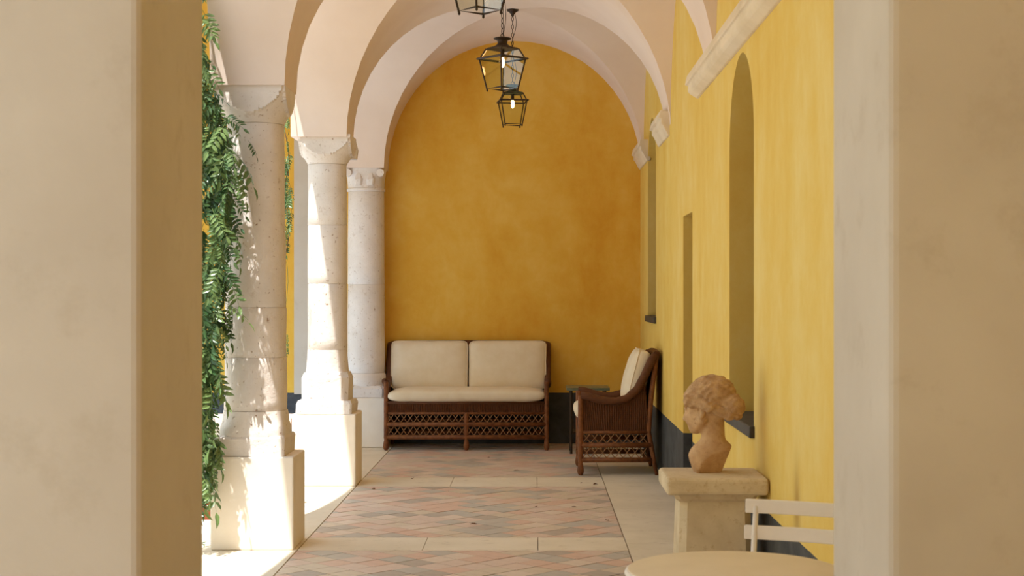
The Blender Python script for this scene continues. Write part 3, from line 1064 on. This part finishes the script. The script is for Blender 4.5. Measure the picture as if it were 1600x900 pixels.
# ------------------------------------------------------------------ pedestal and bust
ped = tag(empty('stone_pedestal', (0.777, 6.715, 0)), 'square stone pedestal under the carved bust by the yellow wall', 'pedestal')
MB().box(-0.217, 0.217, -0.215, 0.215, 0.562, 0.635).build('top_slab', 'pedestal', ped, bevel=0.016, seg=3, rough=0.004)
MB().loft([sq(0.185, 0.565, 0.02), sq(0.17, 0.54, 0.02), sq(0.15, 0.525, 0.02)][::-1]).build('neck_moulding', 'pedestal', ped, rough=0.004)
MB().loft([sq(0.165, 0.06, 0.03), sq(0.150, 0.53, 0.03)]).build('shaft', 'pedestal', ped, rough=0.004)
MB().box(-0.20, 0.20, -0.20, 0.20, 0, 0.07).build('foot', 'pedestal', ped, bevel=0.01)

def surface_nets(f, lo, hi, h):
    nx, ny, nz = [int(round((b - a) / h)) + 1 for a, b in zip(lo, hi)]
    X, Y, Z = np.meshgrid(lo[0] + h * np.arange(nx), lo[1] + h * np.arange(ny), lo[2] + h * np.arange(nz), indexing='ij')
    S = f(X, Y, Z)
    ins = S < 0
    cnt = np.zeros((nx - 1, ny - 1, nz - 1)); pos = np.zeros((nx - 1, ny - 1, nz - 1, 3))
    cor = [(i, j, k) for i in (0, 1) for j in (0, 1) for k in (0, 1)]
    def sl(c):
        return S[c[0]:nx - 1 + c[0], c[1]:ny - 1 + c[1], c[2]:nz - 1 + c[2]]
    for a in cor:
        for ax in range(3):
            if a[ax] == 0:
                b = list(a); b[ax] = 1
                sa, sb = sl(a), sl(tuple(b))
                cr = (sa < 0) != (sb < 0)
                tt = np.where(cr, sa / np.where(cr, sa - sb, 1), 0)
                for q in range(3):
                    pos[..., q] += np.where(cr, a[q] + (tt if q == ax else 0), 0)
                cnt += cr
    act = cnt > 0
    idx = -np.ones(act.shape, int); idx[act] = np.arange(act.sum())
    c = np.argwhere(act)
    V = (c + pos[act] / cnt[act][:, None]) * h + np.array(lo)
    faces = []
    for ax in range(3):
        b, d = (ax + 1) % 3, (ax + 2) % 3
        n0 = [slice(None)] * 3; n1 = [slice(None)] * 3
        n0[ax] = slice(0, -1); n1[ax] = slice(1, None)
        A, B = ins[tuple(n0)], ins[tuple(n1)]
        for e in np.argwhere(A != B):
            if e[b] == 0 or e[d] == 0 or e[b] >= ins.shape[b] - 1 or e[d] >= ins.shape[d] - 1:
                continue
            q = []
            for (ob, od) in ((0, 0), (1, 0), (1, 1), (0, 1)):
                w_ = e.copy(); w_[b] -= 1 - ob; w_[d] -= 1 - od
                q.append(int(idx[tuple(w_)]))
            faces.append(tuple(q) if A[tuple(e)] else tuple(q[::-1]))
    return V, faces

def smin(a, b, k):
    h_ = np.clip(0.5 + 0.5 * (b - a) / k, 0, 1)
    return b * (1 - h_) + a * h_ - k * h_ * (1 - h_)
def ell(p, c, r):
    q = [(p[i] - c[i]) / r[i] for i in range(3)]
    k0 = np.sqrt(q[0] ** 2 + q[1] ** 2 + q[2] ** 2)
    return (k0 - 1) * min(r)
def cap(p, a, b, r0, r1=None):
    r1 = r0 if r1 is None else r1
    ba = [b[i] - a[i] for i in range(3)]
    pa = [p[i] - a[i] for i in range(3)]
    h_ = np.clip(sum(pa[i] * ba[i] for i in range(3)) / sum(x * x for x in ba), 0, 1)
    d = np.sqrt(sum((pa[i] - ba[i] * h_) ** 2 for i in range(3)))
    return d - (r0 + (r1 - r0) * h_)

HC = (0.0, 0.0, 0.285)        # head centre above the pedestal
YAW = R(180 - 38)             # face looks left and away
PITCH = R(-8)
def head_local(X, Y, Z):
    x, y, z = X - HC[0], Y - HC[1], Z - HC[2]
    f = x * math.cos(YAW) + y * math.sin(YAW)
    s = -x * math.sin(YAW) + y * math.cos(YAW)
    f2 = f * math.cos(PITCH) + z * math.sin(PITCH)
    u = -f * math.sin(PITCH) + z * math.cos(PITCH)
    return f2, s, u
def flesh(X, Y, Z):
    p = head_local(X, Y, Z)
    d = ell(p, (-0.010, 0, 0.03), (0.100, 0.080, 0.095))
    d = smin(d, ell(p, (0.050, 0, -0.030), (0.070, 0.064, 0.076)), 0.025)
    d = smin(d, cap(p, (0.088, -0.012, -0.082), (0.088, 0.012, -0.082), 0.021), 0.022)
    for s in (-1, 1):
        d = smin(d, ell(p, (0.070, s * 0.044, -0.038), (0.036, 0.024, 0.030)), 0.018)
        d = smin(d, cap(p, (0.010, s * 0.060, -0.050), (0.075, s * 0.030, -0.086), 0.018, 0.018), 0.022)
        d = np.maximum(d, -(ell(p, (0.124, s * 0.031, -0.006), (0.024, 0.020, 0.012))))
        d = smin(d, ell(p, (0.100, s * 0.030, -0.007), (0.011, 0.016, 0.010)), 0.004)
        d = smin(d, cap(p, (0.112, s * 0.012, 0.010), (0.096, s * 0.052, 0.008), 0.008, 0.006), 0.012)
        e = ell(p, (0.000, s * 0.080, -0.014), (0.020, 0.012, 0.031))
        e = np.maximum(e, -ell(p, (0.004, s * 0.094, -0.012), (0.011, 0.011, 0.019)))
        d = smin(d, e, 0.005)
    d = smin(d, cap(p, (0.114, 0, 0.006), (0.136, 0, -0.036), 0.009, 0.012), 0.010)
    d = smin(d, ell(p, (0.114, 0, -0.056), (0.010, 0.022, 0.006)), 0.006)
    d = smin(d, ell(p, (0.112, 0, -0.068), (0.010, 0.019, 0.006)), 0.006)
    # neck
    P = (X, Y, Z)
    nk = cap(P, (0.012, 0.0, 0.27), (0.012, 0.0, 0.09), 0.047, 0.054)
    d = smin(d, nk, 0.014)
    # truncated chest
    c = ell(P, (0.004, 0.0, 0.050), (0.104, 0.076, 0.100))
    c = smin(c, ell(P, (0.052, 0.0, 0.105), (0.040, 0.05, 0.030)), 0.02)
    d = smin(d, c, 0.02)
    # drape edge running from the right shoulder down to the left
    d = smin(d, cap(P, (0.086, -0.030, 0.112), (-0.056, -0.052, 0.020), 0.008, 0.006), 0.006)
    # hollow cut face below the drape edge
    d = np.maximum(d, (X - 0.014) * 0.30 + (Y + 0.052) * -0.80 + (Z - 0.055) * -0.42)
    d = np.maximum(d, -Z)
    n_ = (0.93, -0.10, -0.36)
    d = np.maximum(d, (X - 0.088) * n_[0] + Y * n_[1] + (Z - 0.105) * n_[2])
    n_ = (-0.93, -0.10, -0.36)
    d = np.maximum(d, (X + 0.086) * n_[0] + Y * n_[1] + (Z - 0.05) * n_[2])
    d += 0.0012 * (np.sin(X * 210) * np.sin(Y * 190 + 1) * np.sin(Z * 230))
    return d
def hair(X, Y, Z):
    p = head_local(X, Y, Z)
    f, s, u = p
    d = ell(p, (-0.012, 0, 0.055), (0.112, 0.098, 0.088))
    for sd in (-1, 1):
        d = smin(d, cap(p, (0.092, sd * 0.012, 0.062), (0.052, sd * 0.080, 0.036), 0.026, 0.024), 0.02)
        d = smin(d, cap(p, (0.052, sd * 0.080, 0.036), (-0.045, sd * 0.086, 0.004), 0.022, 0.022), 0.02)
        d = smin(d, cap(p, (-0.045, sd * 0.080, 0.004), (-0.100, sd * 0.030, -0.035), 0.024, 0.028), 0.02)
    d = smin(d, ell(p, (-0.120, 0, -0.010), (0.046, 0.054, 0.058)), 0.016)
    # groove of the fillet round the crown, then combed waves
    fil = np.abs(u - 0.050 - 0.75 * (f + 0.02))
    d = d + 0.006 * np.exp(-(fil / 0.006) ** 2)
    wv = u * 0.8 + 0.45 * f + 0.006 * np.sin(55 * f + 30 * s)
    d = d + np.sin(230 * wv) * 0.0017 + np.sin(120 * (f - 0.4 * u) + 70 * s) * np.sin(110 * u + 2) * 0.0014
    d = np.maximum(d, -ell(p, (0.104, 0, -0.036), (0.082, 0.088, 0.074)))
    d = np.maximum(d, -(cap(p, (0.004, -0.12, -0.024), (0.004, 0.12, -0.024), 0.027)))
    return d
V, Fc = surface_nets(flesh, (-0.15, -0.14, -0.012), (0.15, 0.15, 0.42), 0.0045)
me = bpy.data.meshes.new('stone_bust'); me.from_pydata(V.tolist(), [], Fc); me.materials.append(M['sandstone'])
me.polygons.foreach_set('use_smooth', [True] * len(me.polygons))
bust = link('stone_bust', me)
bust.location = (0.772, 6.74, 0.634)
tag(bust, 'weathered sandstone bust of a woman with coiled hair on the pedestal', 'bust')
V, Fc = surface_nets(hair, (-0.18, -0.18, 0.12), (0.18, 0.18, 0.46), 0.0045)
me = bpy.data.meshes.new('hair'); me.from_pydata(V.tolist(), [], Fc); me.materials.append(M['hairstone'])
me.polygons.foreach_set('use_smooth', [True] * len(me.polygons))
link('hair', me, bust)

# ------------------------------------------------------------------ bistro table and chair
tb = tag(empty('bistro_table', (0.509, 3.90, 0)), 'small round white metal bistro table in front of the pedestal', 'table')
MB().lathe([(0.262, 0.700), (0.272, 0.702), (0.274, 0.711), (0.271, 0.719), (0.262, 0.7215), (0.0, 0.7215)], 72).build('table_top', 'table_paint', tb, auto=40)
MB().tube([(0.271 * math.cos(a), 0.271 * math.sin(a), 0.7085) for a in [2 * math.pi * i / 72 for i in range(72)]], 0.009, 8, closed=True).build('rim', 'white_paint', tb, smooth=True)
MB().tube([(0, 0, 0.05), (0, 0, 0.70)], 0.016, 12).build('post', 'white_paint', tb, smooth=True)
for k in range(3):
    a = 2 * math.pi * k / 3 + 0.5
    MB().tube([(0.01 * math.cos(a), 0.01 * math.sin(a), 0.22), (0.10 * math.cos(a), 0.10 * math.sin(a), 0.10), (0.22 * math.cos(a), 0.22 * math.sin(a), 0.01)], 0.011, 8).build('foot', 'white_paint', tb, smooth=True)

ch = tag(empty('bistro_chair', (0.797, 4.385, 0), R(-27)), 'white slatted folding bistro chair drawn up to the round table', 'chair')
hw = 0.205
# local: x along the back, front towards -y
TOPZ = 0.82
lean = lambda z: 0.13 * (z - 0.45)
for z1 in (TOPZ, TOPZ - 0.075):
    z0 = z1 - 0.040
    rings = []
    for k in range(9):
        s = -1 + 2 * k / 8
        x = s * hw
        yb = -0.018 * (1 - s * s) * -1 + lean(z1) - 0.05
        rings.append([(x, yb, z0), (x, yb + 0.012, z0), (x, yb + 0.014, z1), (x, yb + 0.002, z1)])
    MB().loft(rings).build('back_slat', 'white_paint', ch, bevel=0.003)
for s in (-1, 1):
    x = s * (hw - 0.03)
    MB().tube([(x, -0.30, 0.01), (x, -0.06, 0.40), (x, lean(0.55) - 0.045, 0.55), (x, lean(0.8) - 0.036, 0.80)], 0.0085, 8).build('back_stile', 'white_paint', ch, smooth=True)
    x = s * (hw - 0.05)
    MB().tube([(x, 0.02, 0.01), (x, -0.16, 0.22), (x, -0.36, 0.44)], 0.0085, 8).build('rear_leg', 'white_paint', ch, smooth=True)
for k in range(6):
    y = -0.40 + k * 0.062
    MB().box(-hw + 0.01, hw - 0.01, y, y + 0.045, 0.443, 0.455).build('seat_slat', 'white_paint', ch, bevel=0.003)
for s in (-1, 1):
    MB().box(s * 0.15 - 0.01, s * 0.15 + 0.01, -0.40, -0.05, 0.425, 0.444).build('seat_rail', 'white_paint', ch)
MB().tube([(-hw + 0.03, -0.22, 0.14), (hw - 0.03, -0.22, 0.14)], 0.006, 8).build('stretcher', 'white_paint', ch)

# ------------------------------------------------------------------ dry leaves on the paving
lf = MB()
leaflet(lf, Vector((0, 0, 0.004)), Vector((1, 0, 0.1)), Vector((0, 0.2, 1)), 0.05, 0.028)
lm = lf.mesh('fallen_leaf', 'dry_leaf')
rq = random.Random(3)
for px, py in ((644, 749), (586, 765), (766, 715), (802, 736), (838, 793), (892, 793), (946, 813), (911, 755), (934, 757), (746, 820), (480, 785)):
    d = F * H / (py - 458)
    o = link('fallen_leaf', lm)
    o.location = ((px - 835) * d / F, d, 0.0)
    o.rotation_euler = (0, 0, rq.uniform(0, 6.28))
    o.scale = (rq.uniform(0.6, 1.1),) * 3
    tag(o, 'small curled dry leaf lying on the tiled paving', 'leaf', 'dry leaves on the paving')
